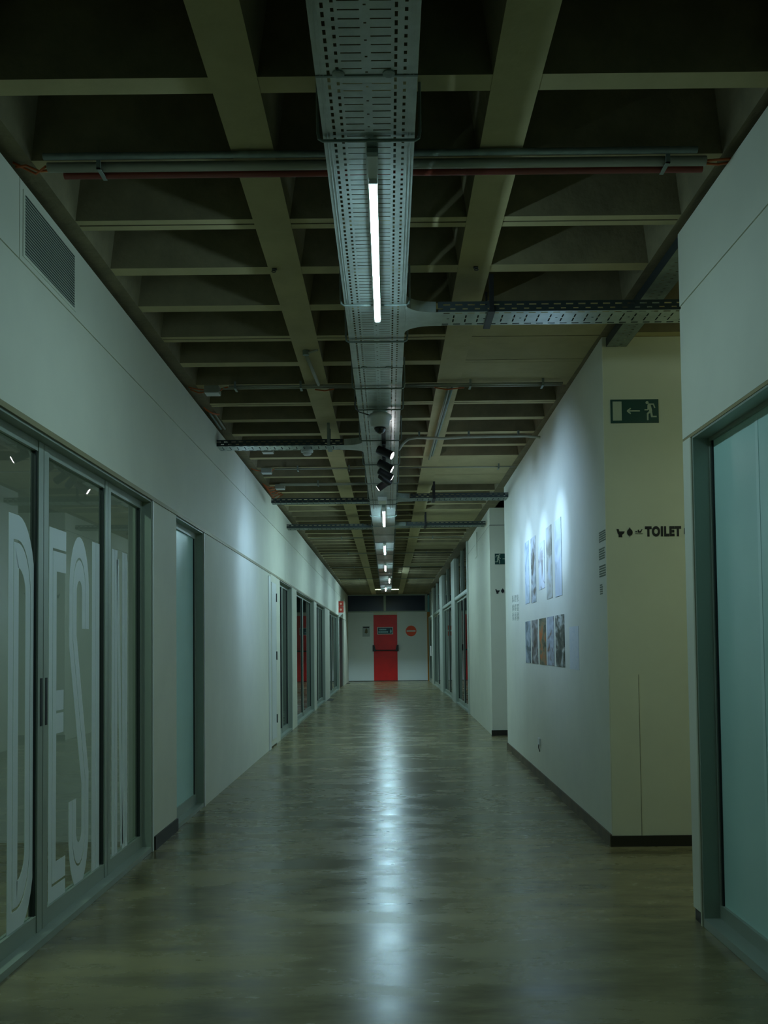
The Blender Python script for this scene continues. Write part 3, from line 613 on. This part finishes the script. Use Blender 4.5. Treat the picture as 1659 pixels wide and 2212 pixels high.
jbox('pale junction box beside orange cables, nearest on the left', -1.29, 6.83); jbox('pale junction box beyond the left branch tray', -1.30, 9.98); jbox('pale junction box under the double conduit on the left', -1.27, 10.98)
jbox('pale box on the left just past the branch tray end', -1.15, 8.92)
def cables(label, pts_list, loc):
    t = thing('orange_cables', label, 'cable', loc, 'orange cables along the ceiling edges')
    for p in pts_list: M().tube(p, .005, 6).build('cable', ORANGE, t, smooth=True)
cables('orange cables at the left end of the nearest conduit', [[(-1.47, 3.63, 3.185), (-1.42, 3.61, 3.18), (-1.38, 3.64, 3.172), (-1.33, 3.62, 3.165)], [(-1.47, 3.60, 3.188), (-1.40, 3.66, 3.172), (-1.34, 3.60, 3.17)]], (-1.4, 3.62, 3.18))
cables('orange cables at the right end of the nearest conduit', [[(1.28, 3.60, 3.165), (1.32, 3.60, 3.168), (1.40, 3.61, 3.178)], [(1.28, 3.61, 3.16), (1.34, 3.63, 3.165), (1.40, 3.64, 3.18)]], (1.34, 3.61, 3.17))
cables('orange cables into the nearest junction box on the left', [[(-1.46, 6.78, 3.188), (-1.40, 6.79, 3.175), (-1.35, 6.81, 3.175)], [(-1.46, 6.84, 3.188), (-1.40, 6.87, 3.17), (-1.35, 6.85, 3.17)], [(-1.23, 6.82, 3.17), (-1.2, 6.77, 3.175), (-1.16, 6.74, 3.175)]], (-1.4, 6.82, 3.18))
cables('orange cables on the left rib by the conduit joint', [[(-.52, 6.76, 3.155), (-.45, 6.78, 3.15), (-.38, 6.75, 3.155)]], (-.46, 6.76, 3.155))
cables('orange cables on the right rib by the conduit joint', [[(.36, 6.74, 3.155), (.45, 6.78, 3.15), (.58, 6.75, 3.155)]], (.46, 6.76, 3.155))
cables('loose orange cables curling over the left wall top', [[(-1.46, 7.35, 3.185), (-1.42, 7.42, 3.165), (-1.38, 7.52, 3.17), (-1.40, 7.62, 3.188)], [(-1.46, 7.42, 3.185), (-1.41, 7.50, 3.17), (-1.37, 7.55, 3.18)]], (-1.42, 7.45, 3.18))
cables('orange cables beyond the left branch tray', [[(-1.46, 9.9, 3.188), (-1.40, 9.93, 3.17), (-1.355, 9.96, 3.17)], [(-1.24, 9.97, 3.17), (-1.22, 9.9, 3.175), (-1.2, 9.87, 3.175)]], (-1.4, 9.93, 3.18))
cables('tangle of orange cables at the left end of the dark branch tray', [[(-1.46, 10.8+.09*i, 3.188), (-1.40, 10.85+.13*i, 3.15-.01*i), (-1.34+.01*i, 10.95+.1*i, 3.165), (-1.42, 11.1+.11*i, 3.18)] for i in range(6)], (-1.4, 11.1, 3.17))
t = thing('twin_conduit_left', 'two dark conduits following the top of the left wall', 'pipe', (-1.40, 7.8, 3.17)); 
for k in (0, 1): M().tube([(-1.44+.035*k, 7.5, 3.178), (-1.44+.035*k, 8.0, 3.165)], .008, 8).build('pipe', (GALVD, PIPE)[k], t, smooth=True)
# ---- tube lights
LZ = 2.955
lt = [(3.34, 4.72, -.038), (11.55, 13.0, -.040), (15.5, 16.95, -.045), (19.25, 20.7, -.045), (22.95, 24.4, .045), (26.5, 28.0, -.06)]
nmz = ['nearest glowing LED tube under the cable tray', 'second lit LED tube, the first beyond the black spotlights', 'third lit LED tube along the tray', 'fourth lit LED tube along the tray', 'fifth lit LED tube, set slightly to the right', 'farthest lit LED tube before the red door']
tme = {}
def tubelight(x, y0, y1, lb):
    L_ = 1.42; t = thing('tube_light', lb, 'lamp', (x, y0, LZ), 'LED tubes under the tray')
    if not tme:
        tme['tube'] = M().prism([(-.0138, -.002), (-.0138, -.008), (-.009, -.0115), (.009, -.0115), (.0138, -.008), (.0138, -.002)], 1, 0, L_)
        h_ = M(); h_.box(-.018, .018, -.17, L_+.02, .009, .024); h_.box(-.0155, .0155, 0, L_, -.002, .009); h_.box(-.014, .014, -.016, -.001, -.009, .0085); h_.box(-.014, .014, L_+.001, L_+.016, -.009, .0085); tme['h'] = h_.mesh('housing', WHITEP)
        b_ = M(); b_.box(-.020, .020, -.05, .05, .0245, .0515); tme['b'] = b_.mesh('bracket', GALV)
    o = put('glowing_tube', tme['tube'].mesh('glowing_tube', TUBES[nmz.index(lb)]), t); o.matrix_parent_inverse.identity(); o = put('housing', tme['h'], t); o.matrix_parent_inverse.identity()
    for yy in (-.10, L_-.1): o = put('bracket', tme['b'], t); o.location = (0, yy, 0); o.matrix_parent_inverse.identity()
for (a, b, x), lb in zip(lt, nmz): tubelight(x, a, b, lb)
t = thing('ballast_box', 'small white box under the tray before the second lit tube', 'box', (-.055, 10.9, 2.97)); M().box(-.105, -.0, 10.75, 11.05, 2.965, ZT-.003).build('case', WHITEP, t); M().box(-.095, -.01, 10.77, 11.03, 2.96, 2.965).build('cover', WALL, t)
t = thing('added_passage_lamp', 'added unseen luminaire in the side passage, lighting the TOILET wall', 'lamp', (2.9, 4.75, ZR))  # out-of-view lamp added to light the wall with the lettering
M().box(2.3, 3.5, 4.6, 4.9, 3.12, ZR-.002).build('lamp_housing', WHITEP, t); M().box(2.32, 3.48, 4.62, 4.88, 3.105, 3.12).build('diffuser', emit('passage_fill', (.78,.97,.80), PASSAGE), t)
yb = Y0+DY*53+DY/2
t = thing('added_end_batten', 'added unseen luminaire tucked between the last ceiling ribs before the red door', 'lamp', (-.03, yb, 3.56))  # hidden lamp added between the ribs to brighten the end wall
M().box(-.38, .33, yb-.04, yb+.04, 3.44, 3.558).build('lamp_housing', WHITEP, t); M().box(-.36, .31, yb-.035, yb+.035, 3.425, 3.44).build('diffuser', emit('end_fill', (.55,.85,.95), ENDFILL), t)
# ---- dome camera
dc = thing('dome_camera', 'white dome security camera hanging under the cable tray', 'camera', (-.045, 6.85, ZT))
dx, dy_ = -.045, 6.85
M().lathe([(.055, 0), (.055, .012)], (dx, dy_, ZT-.0035), 28).build('mount', GALV, dc, smooth=False)
M().lathe([(.060, 0), (.083, .012), (.090, .028), (.088, .040), (.074, .048), (.070, .088), (.064, .100), (.048, .106)], (dx, dy_, ZT-.016), 36).build('housing', WHITEP, dc, smooth=True)
M().lathe([(.044, 0), (.043, .012), (.036, .028), (.022, .040), (.006, .045)], (dx, dy_, ZT-.123), 30).build('dome', DOME, dc, smooth=True)
M().tube([(-.215, 6.55, ZT+.03), (-.225, 6.62, ZT-.01), (-.20, 6.72, ZT-.035), (-.14, 6.80, ZT-.035), (-.12, 6.84, ZT-.030)], .004, 6).build('cable', BLACK, dc, smooth=True)
# ---- spotlights on a black track
tr = thing('spotlight_track', 'short black track under the tray carrying the spotlights', 'track', (-.02, 8.1, ZT)); M().box(-.038, -.004, 7.15, 9.42, 2.972, ZT-.003).build('rail', BLACK, tr); M().box(-.042, .0, 7.10, 7.15, 2.965, ZT-.003).build('end_cap', BLACK, tr)
def spot(y, lb, d, lit=True, x=-.02, energy=1.0, cones=(30, 84)):
    d = Vector(d).normalized(); t = thing('spotlight', lb, 'lamp', (x, y, 2.972), 'black spotlights on the track')
    M().box(x-.017, x+.017, y-.06, y+.06, 2.950, 2.9715).build('adapter', BLACK, t)
    piv = Vector((x, y, 2.925)); M().tube([(x, y, 2.95), piv], .010, 10).build('stem', BLACK, t)
    h_ = M().lathe([(.020, -.065), (.033, -.060), (.036, -.03), (.036, .075), (.034, .080)], piv-Vector((0,0,.03)), 28, d); h_.build('head', BLACK, t, smooth=False)
    c_ = piv-Vector((0,0,.03))+d*.0805
    M().lathe([(.030, 0), (.029, .002)], c_, 24, d).build('lens', LENS if lit else DOME, t, label='glowing white lens' if lit else None)
    if lit:
        for nm, e_, sz in (('spot_beam', SPOT*energy*1.1, cones[0]), ('spot_spill', SPOT*energy*.75, cones[1])):
            l = bpy.data.lights.new(nm, 'SPOT'); l.energy = e_; l.color = (.40, .64, 1.0); l.spot_size = math.radians(sz); l.spot_blend = 1.0; l.shadow_soft_size = .03
            o = bpy.data.objects.new(nm, l); C.objects.link(o); o.parent = t; o.matrix_parent_inverse = Matrix.Translation(-t.location)
            o.location = c_+d*.01; o.rotation_euler = d.to_track_quat('-Z', 'Y').to_euler()
spot(7.75, 'nearest black spotlight with glowing lens aimed at the photographs', (1, -.26, -.52))
spot(8.32, 'second black spotlight with glowing lens aimed at the photographs', (1, -.02, -.54))
spot(8.72, 'black spotlight behind the two glowing ones, lens turned away', (1, .40, -.52))
spot(8.98, 'farthest black spotlight, body turned towards the far end', (1, 1.0, -.60))
spot(9.27, 'black spotlight at the far end of the track aimed at the left wall', (-1, .35, -.66), energy=.45, cones=(70, 130))
# ---- smoke detector
sd_ = thing('smoke_detector', 'white smoke detector under the left branch tray', 'detector', (-.72, 8.2, ZT))
M().lathe([(.052, 0), (.055, .012), (.052, .022), (.040, .026)], (-.70, 8.12, ZT-.0125), 26).build('base', WHITEP, sd_); M().lathe([(.037, 0), (.038, .012), (.028, .020)], (-.70, 8.12, ZT-.039), 24).build('sensor', PAPER, sd_)
for o in bpy.data.objects:
    if o.type == 'MESH' and o.parent is None and 'label' not in o: print('unlabelled', o.name)
